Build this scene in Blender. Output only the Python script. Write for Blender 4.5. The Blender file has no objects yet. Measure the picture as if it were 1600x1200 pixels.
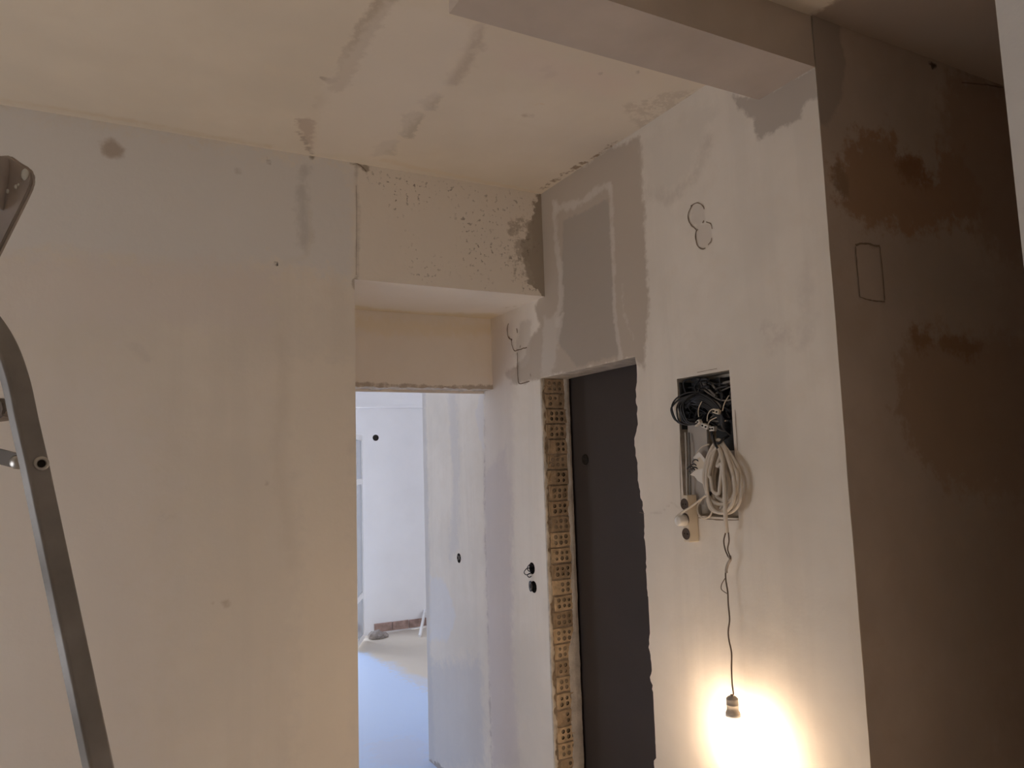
import bpy, bmesh, math, random
import numpy as np
from mathutils import Vector, noise as mnoise

random.seed(7)
S = bpy.context.scene
COL = S.collection

# ---------------------------------------------------------------- camera
CAM = Vector((0.0, 0.0, 1.678))
F_PX, YAW, PITCH, ROLL = 1165.65, 0.49314, 0.10746, -0.03188
fwd = Vector((math.sin(YAW)*math.cos(PITCH), math.cos(YAW)*math.cos(PITCH), math.sin(PITCH)))
right0 = Vector((math.cos(YAW), -math.sin(YAW), 0))
up0 = right0.cross(fwd)
rgt = math.cos(ROLL)*right0 + math.sin(ROLL)*up0
upv = -math.sin(ROLL)*right0 + math.cos(ROLL)*up0
cam_data = bpy.data.cameras.new('camera')
cam_data.sensor_width = 36.0
cam_data.lens = 36.0*F_PX/1600.0
cam_data.clip_start = 0.02
cam = bpy.data.objects.new('camera', cam_data)
COL.objects.link(cam)
from mathutils import Matrix
m3 = Matrix((rgt, upv, -fwd)).transposed()
cam.matrix_world = Matrix.Translation(CAM) @ m3.to_4x4()
S.camera = cam

# ---------------------------------------------------------------- world, exposure
W = bpy.data.worlds.new('overcast_sky'); S.world = W
W.use_nodes = True
wn = W.node_tree.nodes; wl = W.node_tree.links
bg = wn['Background']
tc = wn.new('ShaderNodeTexCoord'); sx = wn.new('ShaderNodeSeparateXYZ'); rp = wn.new('ShaderNodeValToRGB')
wl.new(tc.outputs['Generated'], sx.inputs[0]); wl.new(sx.outputs['Z'], rp.inputs[0]); wl.new(rp.outputs[0], bg.inputs[0])
rp.color_ramp.elements[0].position = 0.0; rp.color_ramp.elements[0].color = (.95, .96, 1.0, 1)
rp.color_ramp.elements[1].position = 0.8; rp.color_ramp.elements[1].color = (.74, .84, 1.0, 1)
bg.inputs['Strength'].default_value = 4.5
S.view_settings.view_transform = 'Standard'
S.view_settings.look = 'None'
S.view_settings.exposure = 0.0
S.view_settings.gamma = 1.0
S.view_settings.use_curve_mapping = False
S.cycles.max_bounces = 14
S.cycles.diffuse_bounces = 12
S.cycles.glossy_bounces = 4
S.cycles.sample_clamp_indirect = 4.0
S.cycles.use_denoising = True
S.cycles.caustics_reflective = False
S.cycles.caustics_refractive = False
BULB_STRENGTH = 110.0
BULB_COLOR = (1.0, 0.715, 0.47)

# ---------------------------------------------------------------- plan of the flat (metres)
XB = 1.65                                   # face of the right-hand wall
YA, YA2 = 2.742, 3.272                      # face of the left wall, recessed lintel over the passage
HC, ZS, ZD = 2.865, 2.402, 2.049            # ceiling, niche soffit, door head
YC, YBF, ZBM = 1.285, 1.484, 2.718          # stub wall, beam back edge, beam underside
XE, X6, Y3, YF = .664, .8035, 4.224, 7.6
DY2, DY1 = 2.136, 2.804                     # door opening in the right-hand wall
TB = .135

def ray(u, v): return fwd + rgt*((u-800)/F_PX) - upv*((v-600)/F_PX)
def onX(u, v, X=XB): d = ray(u, v); return CAM + d*((X-CAM.x)/d.x)
def onY(u, v, Y=YA): d = ray(u, v); return CAM + d*((Y-CAM.y)/d.y)
def onZ(u, v, Z=HC): d = ray(u, v); return CAM + d*((Z-CAM.z)/d.z)
def onN(u, v, P, N): d = ray(u, v); return CAM + d*((P-CAM).dot(N)/d.dot(N))

# ---------------------------------------------------------------- materials
def mat(name, color, rough=.8, metal=0, spec=.3, bump=0, bscale=60, mottle=0, mscale=6, emit=None, estr=0):
    m = bpy.data.materials.new(name); m.use_nodes = True
    nt = m.node_tree; b = nt.nodes['Principled BSDF']
    b.inputs['Base Color'].default_value = (*color, 1); b.inputs['Roughness'].default_value = rough
    b.inputs['Metallic'].default_value = metal; b.inputs['Specular IOR Level'].default_value = spec
    if emit:
        b.inputs['Emission Color'].default_value = (*emit, 1); b.inputs['Emission Strength'].default_value = estr
    g = None
    if bump or mottle:
        g = nt.nodes.new('ShaderNodeNewGeometry')
    if mottle:
        n = nt.nodes.new('ShaderNodeTexNoise'); n.inputs['Scale'].default_value = mscale; n.inputs['Detail'].default_value = 6
        nt.links.new(g.outputs['Position'], n.inputs['Vector'])
        r = nt.nodes.new('ShaderNodeMapRange'); r.inputs[1].default_value = .3; r.inputs[2].default_value = .7
        r.inputs[3].default_value = 1-mottle; r.inputs[4].default_value = 1+mottle*.5
        nt.links.new(n.outputs[0], r.inputs[0])
        mx = nt.nodes.new('ShaderNodeMix'); mx.data_type = 'RGBA'; mx.blend_type = 'MULTIPLY'; mx.inputs[0].default_value = 1
        mx.inputs[6].default_value = (*color, 1)
        nt.links.new(r.outputs[0], mx.inputs[7]); nt.links.new(mx.outputs[2], b.inputs['Base Color'])
    if bump:
        n = nt.nodes.new('ShaderNodeTexNoise'); n.inputs['Scale'].default_value = bscale; n.inputs['Detail'].default_value = 4
        nt.links.new(g.outputs['Position'], n.inputs['Vector'])
        bp = nt.nodes.new('ShaderNodeBump'); bp.inputs['Strength'].default_value = bump; bp.inputs['Distance'].default_value = .004
        nt.links.new(n.outputs[0], bp.inputs['Height']); nt.links.new(bp.outputs[0], b.inputs['Normal'])
    return m

def plaster(name, base, layers, bump=.25, bscale=35, mottle=.10, pits=0, streak=0, rough=.9):
    """layers: dicts col, soft, amp, nscale, k, attr - signed distance to a hand-drawn outline, roughened by noise"""
    m = bpy.data.materials.new(name); m.use_nodes = True
    nt = m.node_tree; N = nt.nodes; L = nt.links; b = N['Principled BSDF']
    b.inputs['Roughness'].default_value = rough; b.inputs['Specular IOR Level'].default_value = .2
    g = N.new('ShaderNodeNewGeometry'); pos = g.outputs['Position']
    def nz(scale, detail=5, vec=None, rough=.55):
        n = N.new('ShaderNodeTexNoise'); n.inputs['Scale'].default_value = scale; n.inputs['Detail'].default_value = detail
        n.inputs['Roughness'].default_value = rough
        L.new(vec or pos, n.inputs['Vector']); return n.outputs[0]
    def mr(src, a, c, d, e, smooth=False):
        r = N.new('ShaderNodeMapRange'); r.clamp = True
        if smooth: r.interpolation_type = 'SMOOTHSTEP'
        for i, v in ((1, a), (2, c), (3, d), (4, e)): r.inputs[i].default_value = v
        L.new(src, r.inputs[0]); return r.outputs[0]
    def ma(op, a, c):
        n = N.new('ShaderNodeMath'); n.operation = op
        for i, v in ((0, a), (1, c)):
            if isinstance(v, (int, float)): n.inputs[i].default_value = v
            else: L.new(v, n.inputs[i])
        return n.outputs[0]
    def mix(fac, a, c, mode='MIX'):
        n = N.new('ShaderNodeMix'); n.data_type = 'RGBA'; n.blend_type = mode
        if isinstance(fac, (int, float)): n.inputs[0].default_value = fac
        else: L.new(fac, n.inputs[0])
        for i, v in ((6, a), (7, c)):
            if isinstance(v, tuple): n.inputs[i].default_value = (*v, 1)
            else: L.new(v, n.inputs[i])
        return n.outputs[2]
    big = nz(1.6, 4); fine = nz(9, 6, rough=.65)
    grey = tuple(c*(1-mottle*1.2) for c in base)
    c = mix(mr(big, .35, .65, 0, 1, True), base, grey)
    spot = tuple(x*y for x, y in zip(base, (1-mottle*.7, 1-mottle*.9, 1-mottle*1.2)))
    c = mix(mr(fine, .5, .72, 0, .6), c, spot)
    if streak:
        mp = N.new('ShaderNodeMapping'); mp.inputs['Scale'].default_value = (7, 7, .5); L.new(pos, mp.inputs[0])
        s = nz(1.3, 5, mp.outputs[0])
        c = mix(mr(s, .45, .62, 0, streak, True), c, tuple(x*.86 for x in base))
    height = ma('MULTIPLY', nz(bscale, 5), 1.0)
    for ly in layers:
        a = N.new('ShaderNodeAttribute'); a.attribute_name = ly['attr']
        n = nz(ly.get('nscale', 22), 6, rough=.65)
        d = ma('ADD', a.outputs['Fac'], ma('MULTIPLY', ma('SUBTRACT', n, .5), ly.get('amp', .03)*2.0))
        s = ly.get('soft', .004)
        mk = mr(d, -s, s, 1, 0, True)
        if ly.get('broken'):
            mk = ma('MULTIPLY', mk, mr(nz(ly['broken'], 5, rough=.7), .42, .56, 0, 1, True))
        mk = ma('MULTIPLY', mk, ly.get('k', 1.0))
        c = mix(mk, c, ly['col'])
        if ly.get('h'): height = ma('ADD', height, ma('MULTIPLY', mk, ly['h']))
    if pits:
        v = N.new('ShaderNodeTexNoise'); v.inputs['Scale'].default_value = 62; v.inputs['Detail'].default_value = 2; L.new(pos, v.inputs['Vector'])
        gate = mr(nz(5, 3), .42, .6, 0, 1)
        pk = ma('MULTIPLY', mr(v.outputs[0], .60, .67, 0, 1), gate)
        a = N.new('ShaderNodeAttribute'); a.attribute_name = 'pits'
        pk = ma('MULTIPLY', pk, mr(a.outputs['Fac'], -.02, .03, 1, 0))
        c = mix(ma('MULTIPLY', pk, pits), c, (.12, .09, .07))
        height = ma('ADD', height, ma('MULTIPLY', pk, -2.0))
    L.new(c, b.inputs['Base Color'])
    bp = N.new('ShaderNodeBump'); bp.inputs['Strength'].default_value = bump; bp.inputs['Distance'].default_value = .003
    L.new(height, bp.inputs['Height']); L.new(bp.outputs[0], b.inputs['Normal'])
    return m

# colours of the plaster and its repairs
C_WALL = (.88, .83, .76)
C_CEIL = (.87, .79, .67)
C_GREY = (.54, .475, .405)
C_SKIM = (.72, .68, .63)

M = {}
M['crack'] = mat('dark_crack', (.27, .215, .165), .95)
M['edge'] = mat('raw_plaster_edge', (.66, .60, .52), .95, bump=.8, bscale=70, mottle=.3, mscale=25)
M['hole'] = mat('cavity_dark', (.03, .025, .02), .95)
M['plain'] = mat('plain_plaster', (.86, .81, .75), .92, bump=.25, bscale=35, mottle=.08, mscale=3)

# ---------------------------------------------------------------- mesh helpers
def link(name, me, m, parent=None):
    o = bpy.data.objects.new(name, me); COL.objects.link(o)
    for x in (m if isinstance(m, (list, tuple)) else [m]): me.materials.append(x)
    if parent: o.parent = parent
    return o
def tag(o, label=None, cat=None, group=None, kind=None):
    if label: o['label'] = label
    if cat: o['category'] = cat
    if group: o['group'] = group
    if kind: o['kind'] = kind
    return o
def struct(o): o['kind'] = 'structure'; return o
def empty(name, loc, label, cat, group=None):
    o = bpy.data.objects.new(name, None); COL.objects.link(o); o.location = loc; o.empty_display_size = .05
    return tag(o, label, cat, group)
def from_bm(name, bm, m, parent=None, smooth=False, origin=None):
    """mesh in world coordinates; parented to an unrotated empty or given an origin of its own"""
    off = Vector(origin) if origin is not None else (parent_world(parent) if parent else Vector())
    bmesh.ops.translate(bm, verts=bm.verts, vec=-off)
    me = bpy.data.meshes.new(name); bm.to_mesh(me); bm.free()
    if smooth:
        for p in me.polygons: p.use_smooth = True
    o = link(name, me, m, parent)
    if not parent and origin is not None: o.location = origin
    return o
def parent_world(p):
    v = Vector()
    while p: v = v + p.location; p = p.parent
    return v
def bm_box(bm, lo, hi, mi=0):
    (x0, y0, z0), (x1, y1, z1) = lo, hi
    vs = [bm.verts.new(p) for p in ((x0,y0,z0),(x1,y0,z0),(x1,y1,z0),(x0,y1,z0),(x0,y0,z1),(x1,y0,z1),(x1,y1,z1),(x0,y1,z1))]
    for f in ((0,3,2,1),(4,5,6,7),(0,1,5,4),(1,2,6,5),(2,3,7,6),(3,0,4,7)):
        bm.faces.new([vs[i] for i in f]).material_index = mi
    return vs
def box(name, lo, hi, m, parent=None, bevel=0, mtx=None, origin=None):
    bm = bmesh.new(); bm_box(bm, lo, hi)
    if bevel: bmesh.ops.bevel(bm, geom=list(bm.edges), offset=bevel, segments=3, affect='EDGES', profile=.6)
    if mtx is not None: bmesh.ops.transform(bm, matrix=mtx, verts=bm.verts)
    return from_bm(name, bm, m, parent, origin=origin)
def catmull(pts, n=8, closed=False):
    P = [Vector(p) for p in pts]; out = []
    L_ = len(P); rng = range(L_) if closed else range(L_-1)
    for i in rng:
        if closed: a, b_, c, d = P[(i-1) % L_], P[i], P[(i+1) % L_], P[(i+2) % L_]
        else: a, b_, c, d = P[max(i-1, 0)], P[i], P[i+1], P[min(i+2, L_-1)]
        for k in range(n):
            t = k/n
            out.append(.5*((2*b_) + (-a+c)*t + (2*a-5*b_+4*c-d)*t*t + (-a+3*b_-3*c+d)*t**3))
    if not closed: out.append(P[-1])
    return out
def sweep(bm, path, prof, closed=False, twist=None, up=Vector((0, 0, 1)), scale=None):
    """prof: list of 2D points; frames carried along the path"""
    n = len(path); rings = []
    t0 = (path[1]-path[0]).normalized()
    s = up - t0*up.dot(t0)
    if s.length < 1e-3: s = Vector((1, 0, 0)) - t0*t0.x
    s.normalize()
    for i in range(n):
        if closed: t = (path[(i+1) % n]-path[i-1])
        else: t = path[min(i+1, n-1)]-path[max(i-1, 0)]
        if t.length < 1e-9: t = t0.copy()
        t.normalize(); s = s - t*s.dot(t)
        s.normalize(); q = t.cross(s); sc = scale[i] if scale else 1
        rings.append([bm.verts.new(path[i] + (s*a + q*b_)*sc) for a, b_ in prof])
    k = len(prof)
    for i in range(n if closed else n-1):
        A, B_ = rings[i], rings[(i+1) % n]
        for j in range(k): bm.faces.new((A[j], A[(j+1) % k], B_[(j+1) % k], B_[j]))
    if not closed:
        bm.faces.new(rings[0]); bm.faces.new(rings[-1][::-1])
def circ(r, k=8): return [(r*math.cos(2*math.pi*i/k), r*math.sin(2*math.pi*i/k)) for i in range(k)]
def tube(bm, pts, r, k=8, n=6, closed=False, smooth=True):
    sweep(bm, catmull(pts, n, closed) if smooth else [Vector(p) for p in pts], circ(r, k), closed)
def lathe(bm, c, prof, axis=Vector((0, 0, 1)), k=24):
    """prof: (radius, height along axis)"""
    axis = axis.normalized(); a = axis.orthogonal().normalized(); b_ = axis.cross(a)
    rings = []
    for r, h in prof:
        if r < 1e-6: rings.append([bm.verts.new(c+axis*h)])
        else: rings.append([bm.verts.new(c+axis*h+(a*math.cos(2*math.pi*i/k)+b_*math.sin(2*math.pi*i/k))*r) for i in range(k)])
    for A, B_ in zip(rings, rings[1:]):
        for j in range(k):
            if len(A) == 1 and len(B_) == 1: continue
            if len(A) == 1: bm.faces.new((A[0], B_[(j+1) % k], B_[j]))
            elif len(B_) == 1: bm.faces.new((A[j], A[(j+1) % k], B_[0]))
            else: bm.faces.new((A[j], A[(j+1) % k], B_[(j+1) % k], B_[j]))

# ---------------------------------------------------------------- plaster sheets
def sd_poly(P, poly):
    V = np.array(poly, float); n = len(V); d = np.full(len(P), 1e9); ins = np.zeros(len(P), bool)
    for i in range(n):
        a, b_ = V[i], V[(i+1) % n]; e = b_-a; w = P-a
        t = np.clip((w@e)/max(e@e, 1e-12), 0, 1); q = w-t[:, None]*e
        d = np.minimum(d, (q**2).sum(1))
        c = ((a[1] > P[:, 1]) != (b_[1] > P[:, 1]))
        with np.errstate(divide='ignore', invalid='ignore'):
            xx = (b_[0]-a[0])*(P[:, 1]-a[1])/(b_[1]-a[1]+1e-15)+a[0]
        ins ^= c & (P[:, 0] < xx)
    d = np.sqrt(d); return np.where(ins, -d, d)
def sd_line(P, pts, w):
    V = np.array(pts, float); d = np.full(len(P), 1e9)
    for a, b_ in zip(V, V[1:]):
        e = b_-a; q = P-a; t = np.clip((q@e)/max(e@e, 1e-12), 0, 1)
        d = np.minimum(d, ((q-t[:, None]*e)**2).sum(1))
    return np.sqrt(d)-w

def lines(a, b_, must, step):
    xs = sorted(set([a, b_]+[m for m in must if a < m < b_])); out = [xs[0]]
    for p, q in zip(xs, xs[1:]):
        n = max(1, round((q-p)/step))
        out += [p+(q-p)*i/n for i in range(1, n+1)]
    return np.array(out)

def sheet(name, frame, u0, u1, v0, v1, step, layers, base=C_WALL, cuts=(), rounds=(), cracks=(), depth_out=None, pits_poly=None, mk=None, extra=None, wob=.0012):
    """frame(u,v,d)->3D, d = depth behind the face; cuts: dict u0,u1,v0,v1,depth,rag; layers: dict kind/pts + look"""
    us = lines(u0, u1, [c[k] for c in cuts for k in ('u0', 'u1')], step)
    vs = lines(v0, v1, [c[k] for c in cuts for k in ('v0', 'v1')], step)
    nu, nv = len(us), len(vs)
    U, V = np.meshgrid(us, vs, indexing='ij'); P = np.stack([U.ravel(), V.ravel()], 1)
    alive = np.ones((nu-1, nv-1), bool)
    cu = (us[1:]+us[:-1])/2; cv = (vs[1:]+vs[:-1])/2
    for c in cuts:
        alive &= ~(((cu > c['u0']) & (cu < c['u1']))[:, None] & ((cv > c['v0']) & (cv < c['v1']))[None, :])
    for (ru, rv, R_, dep) in rounds:
        alive &= ~(((cu[:, None]-ru)**2+(cv[None, :]-rv)**2) < (R_)**2)
    idx = lambda i, j: i*nv+j
    quads = [(idx(i, j), idx(i+1, j), idx(i+1, j+1), idx(i, j+1)) for i in range(nu-1) for j in range(nv-1) if alive[i, j]]
    used = {}
    for q in quads:
        for a, b_ in zip(q, q[1:]+q[:1]):
            used[(a, b_)] = 1
    bd = [(a, b_) for (a, b_) in used if (b_, a) not in used]
    Q = P.copy(); bverts = {}
    for a, b_ in bd: bverts[a] = 1; bverts[b_] = 1
    vtype = {}
    for v in bverts:
        x, y = P[v]
        for k, (ru, rv, R_, dep) in enumerate(rounds):
            d = math.hypot(x-ru, y-rv)
            if d < R_+step*1.5:
                Q[v] = (ru+(x-ru)/d*R_, rv+(y-rv)/d*R_); vtype[v] = ('r', k)
        if v in vtype: continue
        for k, c in enumerate(cuts):
            e = 1e-6
            if c['u0']-e <= x <= c['u1']+e and c['v0']-e <= y <= c['v1']+e:
                vtype[v] = ('c', k)
                r = c.get('rag', 0)
                if r:
                    f = c.get('ragf', 14)
                    for side, ax, s in (('u0', 0, -1), ('u1', 0, 1), ('v0', 1, -1), ('v1', 1, 1)):
                        if abs(P[v][ax]-c[side]) < e and side in c.get('sides', ('u0', 'u1', 'v0', 'v1')):
                            t = P[v][1-ax]
                            w = mnoise.fractal(Vector((t*f, c[side]*7, 3.1+k)), .6, 2.2, 5)
                            Q[v][ax] += s*r*(w*.9)
                            if c.get('fn') and side in c['fn']: Q[v][ax] += c['fn'][side](t)
    # outer wobble of free corners
    depth_at = {}
    verts = [frame(a, b_, wob*mnoise.fractal(Vector((a*5, b_*5, 1.7)), .6, 2, 3)) for a, b_ in Q]
    faces = list(quads); mi = [0]*len(quads)
    def add(p): verts.append(p); return len(verts)-1
    back = {}
    for a, b_ in bd:
        ta, tb_ = vtype.get(a), vtype.get(b_)
        t = ta if ta == tb_ else (ta or tb_)
        if ta and tb_ and ta != tb_: t = ta if ta[0] == 'r' else tb_
        if t is None: dep, mt = depth_out, 0
        elif t[0] == 'r': dep, mt = rounds[t[1]][3], 3
        else: dep, mt = cuts[t[1]].get('depth'), cuts[t[1]].get('mi', 2)
        if not dep: continue
        for v in (a, b_):
            if (v, t) not in back: back[(v, t)] = add(frame(Q[v][0], Q[v][1], dep))
        faces.append((b_, a, back[(a, t)], back[(b_, t)])); mi.append(mt)
    for k, (ru, rv, R_, dep) in enumerate(rounds):
        c0 = add(frame(ru, rv, dep)); rim = [i for (v, t), i in back.items() if t == ('r', k)]
        o2 = {i: math.atan2(Q[v][1]-rv, Q[v][0]-ru) for (v, t), i in back.items() if t == ('r', k)}
        rim.sort(key=lambda i: o2[i])
        for a, b_ in zip(rim, rim[1:]+rim[:1]): faces.append((c0, a, b_)); mi.append(3)
    for c in cuts:
        if c.get('cap'):
            e = .006
            q = [add(frame(a, b_, c['depth'])) for a, b_ in ((c['u0']-e, c['v0']-e), (c['u1']+e, c['v0']-e), (c['u1']+e, c['v1']+e), (c['u0']-e, c['v1']+e))]
            faces.append(q); mi.append(c.get('capmi', 2))
    if depth_out:      # plain back, split round the through openings
        bu = sorted(set([u0, u1]+[c[k] for c in cuts if c.get('through') for k in ('u0', 'u1')]))
        bv = sorted(set([v0, v1]+[c[k] for c in cuts if c.get('through') for k in ('v0', 'v1')]))
        for a, a2 in zip(bu, bu[1:]):
            for b_, b2 in zip(bv, bv[1:]):
                mx_, my_ = (a+a2)/2, (b_+b2)/2
                if any(c.get('through') and c['u0'] < mx_ < c['u1'] and c['v0'] < my_ < c['v1'] for c in cuts): continue
                faces.append([add(frame(x, y, depth_out)) for x, y in ((a, b_), (a, b2), (a2, b2), (a2, b_))]); mi.append(0)
    ncore = len(P)
    for pts, w in cracks:        # incised lines, slightly proud hairline ribbons
        pp = catmull([Vector((p[0], p[1], 0)) for p in pts], 6)
        prev = None
        for i, p in enumerate(pp):
            t = (pp[min(i+1, len(pp)-1)]-pp[max(i-1, 0)]).normalized(); n_ = Vector((-t.y, t.x, 0))
            j = mnoise.noise(p*60)*w*.8; ww = w*(.55+.8*abs(mnoise.noise(p*45+Vector((5, 1, 2)))))
            a = add(frame(*(p+n_*(ww+j))[:2], -.0022)); b_ = add(frame(*(p+n_*(-ww+j))[:2], -.0022))
            if prev: faces.append((prev[0], prev[1], b_, a)); mi.append(1)
            prev = (a, b_)
    me = bpy.data.meshes.new(name); me.from_pydata([tuple(v) for v in verts], [], [tuple(f) for f in faces])
    me.polygons.foreach_set('material_index', mi)
    # smooth front
    full = np.zeros((len(verts), 2)); full[:ncore] = P
    lays = []
    for k, ly in enumerate(layers):
        sd = sd_poly(P, ly['pts']) if ly['kind'] == 'poly' else sd_line(P, ly['pts'], ly['w'])
        arr = np.full(len(verts), 1.0, np.float32); arr[:ncore] = sd
        nm = 'outline%d' % k
        at = me.attributes.new(nm, 'FLOAT', 'POINT'); at.data.foreach_set('value', arr)
        lays.append({**ly, 'attr': nm})
    if pits_poly:
        arr = np.full(len(verts), 1.0, np.float32); arr[:ncore] = sd_poly(P, pits_poly)
        at = me.attributes.new('pits', 'FLOAT', 'POINT'); at.data.foreach_set('value', arr)
    me.update()
    o = link(name, me, [plaster(name+'_plaster', base, lays, **(mk or {})), M['crack'], M['edge'], M['hole']])
    bm = bmesh.new(); bm.from_mesh(me)
    return struct(o)

def poly(pts, f, ax, **k): return dict(kind='poly', pts=[tuple(f(*p)[i] for i in ax) for p in pts], **k)
def line(pts, f, ax, w, **k): return dict(kind='line', pts=[tuple(f(*p)[i] for i in ax) for p in pts], w=w, **k)
def crk(pts, f, ax, w=.0025): return ([tuple(f(*p)[i] for i in ax) for p in pts], w)

# ================================================================ the large structure
# ---- right-hand wall with the walled-up patches, the broken-out doorway and the wiring niche
B = (1, 2)
pb = lambda pts, **k: poly(pts, onX, B, **k)
lb = lambda pts, w, **k: line(pts, onX, B, w, **k)
C_LILAC = (.66, .63, .66)
layersB = [
    pb([(845,292),(905,262),(960,228),(1001,212),(1004,300),(1014,470),(1008,540),(1006,575),(990,560),(845,592),(800,600),(790,585),(818,560),(828,530),(845,510),(835,480),(843,465)], col=C_GREY, amp=.035, soft=.012, k=.92),
    pb([(880,345),(908,333),(951,310),(958,430),(965,520),(968,555),(900,572),(868,530),(876,470)], col=(.44,.40,.355), amp=.02, soft=.008, k=.8),
    lb([(866,318),(868,372),(875,420),(877,470),(870,505)], .017, col=C_SKIM, amp=.03, soft=.010, k=.7),
    lb([(868,325),(905,318),(930,300),(952,288)], .016, col=C_SKIM, amp=.035, soft=.010, k=.7),
    lb([(954,288),(958,400),(961,500),(970,560)], .011, col=C_SKIM, amp=.025, soft=.008, k=.7),
    pb([(850,498),(880,490),(875,530),(862,588),(846,590),(848,540)], col=C_SKIM, amp=.04, soft=.014, k=.6),
    lb([(973,440),(975,490),(990,530)], .006, col=C_SKIM, amp=.02, soft=.006, k=.45, broken=40),
    pb([(812,505),(830,500),(828,560),(815,580),(806,545)], col=(.62,.575,.52), amp=.03, soft=.012, k=.6),
    pb([(1144,150),(1187,153),(1278,100),(1280,150),(1262,157),(1250,185),(1212,205),(1184,220),(1176,185),(1155,165)], col=(.50,.455,.41), amp=.03, soft=.008, k=.85),
    pb([(1005,215),(1090,165),(1120,165),(1100,230),(1060,300),(1030,305),(1010,290)], col=(.74,.70,.64), amp=.09, soft=.04, k=.5),
    lb([(1010,300),(1045,312),(1085,275),(1110,215)], .012, col=(.60,.55,.49), amp=.05, soft=.03, k=.45),
    pb([(1080,320),(1100,318),(1103,345),(1095,352),(1080,350)], col=(.66,.61,.56), amp=.01, soft=.006, k=.5),
    pb([(1088,352),(1110,350),(1113,378),(1098,390),(1088,380)], col=(.66,.60,.54), amp=.01, soft=.006, k=.5),
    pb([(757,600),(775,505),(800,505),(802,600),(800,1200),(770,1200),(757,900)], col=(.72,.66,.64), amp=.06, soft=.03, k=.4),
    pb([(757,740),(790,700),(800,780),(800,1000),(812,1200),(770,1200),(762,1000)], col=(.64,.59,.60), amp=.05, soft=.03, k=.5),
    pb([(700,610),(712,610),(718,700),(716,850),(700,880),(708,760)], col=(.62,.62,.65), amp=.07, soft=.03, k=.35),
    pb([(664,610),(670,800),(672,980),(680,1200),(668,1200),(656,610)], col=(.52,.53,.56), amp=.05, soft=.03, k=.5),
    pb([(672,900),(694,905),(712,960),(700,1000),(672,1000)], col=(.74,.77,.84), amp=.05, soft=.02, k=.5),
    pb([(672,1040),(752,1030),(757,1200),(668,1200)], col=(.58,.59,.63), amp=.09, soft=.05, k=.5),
    lb([(757,608),(757,800),(762,960),(768,1200)], .006, col=(.50,.45,.43), amp=.02, soft=.008, k=.6, broken=12),
    pb([(755,608),(757,608),(756,700),(748,680),(742,640)], col=(.82,.80,.80), amp=.05, soft=.01, k=.7),
    pb([(668,1188),(684,1190),(700,1210),(668,1215)], col=(.36,.33,.32), amp=.04, soft=.008, k=.9),
    lb([(1006,805),(1035,800),(1050,786),(1070,800)], .004, col=(.60,.54,.47), amp=.01, soft=.004, k=.5),
    pb([(1006,806),(1060,798),(1060,900),(1020,1190),(1010,1000)], col=(.84,.80,.74), amp=.05, soft=.03, k=.35),
    pb([(1190,510),(1235,505),(1240,540),(1200,545)], col=(.66,.60,.55), amp=.06, soft=.03, k=.5, broken=14),
    pb([(1250,440),(1262,400),(1268,520),(1252,540)], col=(.68,.63,.58), amp=.05, soft=.03, k=.5),
    pb([(1160,650),(1178,645),(1185,700),(1160,700)], col=(.66,.61,.56), amp=.06, soft=.03, k=.35),
    pb([(1062,582),(1145,560),(1168,600),(1165,700),(1175,820),(1060,825),(1054,700)], col=(.80,.75,.69), amp=.07, soft=.03, k=.5),
    pb([(1245,900),(1300,700),(1330,1000),(1345,1200),(1300,1200)], col=(.84,.81,.76), amp=.10, soft=.08, k=.4),
]
hB = [onX(831, 888), onX(834, 917), onX(717, 872)]
NI = dict(u0=1.672, u1=1.912, v0=1.497, v1=1.943)
def door_r(t):      # the broken right-hand edge of the opening leans out below the middle
    return -.012 if t < 1.5 else (.012*math.sin((t-1.5)*9))
crB = [crk([(1080,322),(1090,317),(1098,321),(1101,327)], onX, B), crk([(1083,320),(1077,332),(1077,345),(1082,353),(1089,359)], onX, B, .0032),
       crk([(1091,358),(1088,365),(1089,380),(1095,388),(1103,388)], onX, B, .003), crk([(1104,347),(1111,350),(1113,358)], onX, B), crk([(1113,372),(1111,378),(1107,383)], onX, B),
       crk([(1089,359),(1087,370),(1089,380)], onX, B, .002), crk([(1101,345),(1099,349)], onX, B, .003),
       crk([(795,505),(793,515),(795,527),(801,531)], onX, B, .004), crk([(799,530),(801,541),(805,548),(813,546),(824,543)], onX, B, .004),
       crk([(809,551),(809,575),(811,598),(820,598),(828,596)], onX, B, .004), crk([(829,584),(830,588)], onX, B, .003),
       crk([(808,513),(809,520)], onX, B, .006), crk([(814,540),(813,544)], onX, B, .003),
       crk([(1090,582),(1110,578),(1121,576)], onX, B, .0012), crk([(1149,640),(1152,690),(1153,704)], onX, B, .0012), crk([(1064,672),(1063,720),(1065,790)], onX, B, .0013),
       crk([(1092,809),(1120,812),(1155,812)], onX, B, .002), crk([(1000,800),(1008,803)], onX, B, .001)]
wallB = sheet('wall_right', lambda u, v, d: Vector((XB+d, u, v)), YC, Y3, 0, HC+.008, .0125, layersB,
    cuts=[dict(u0=DY2, u1=DY1, v0=-.001, v1=ZD, depth=TB, rag=.022, ragf=9, through=True, sides=('u0',), fn={'u0': door_r}),
          dict(**NI, depth=.075, cap=True)],
    rounds=[(h.y, h.z, .026, .05) for h in hB], cracks=crB, depth_out=TB, base=C_WALL, mk=dict(mottle=.10, streak=.35))

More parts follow.
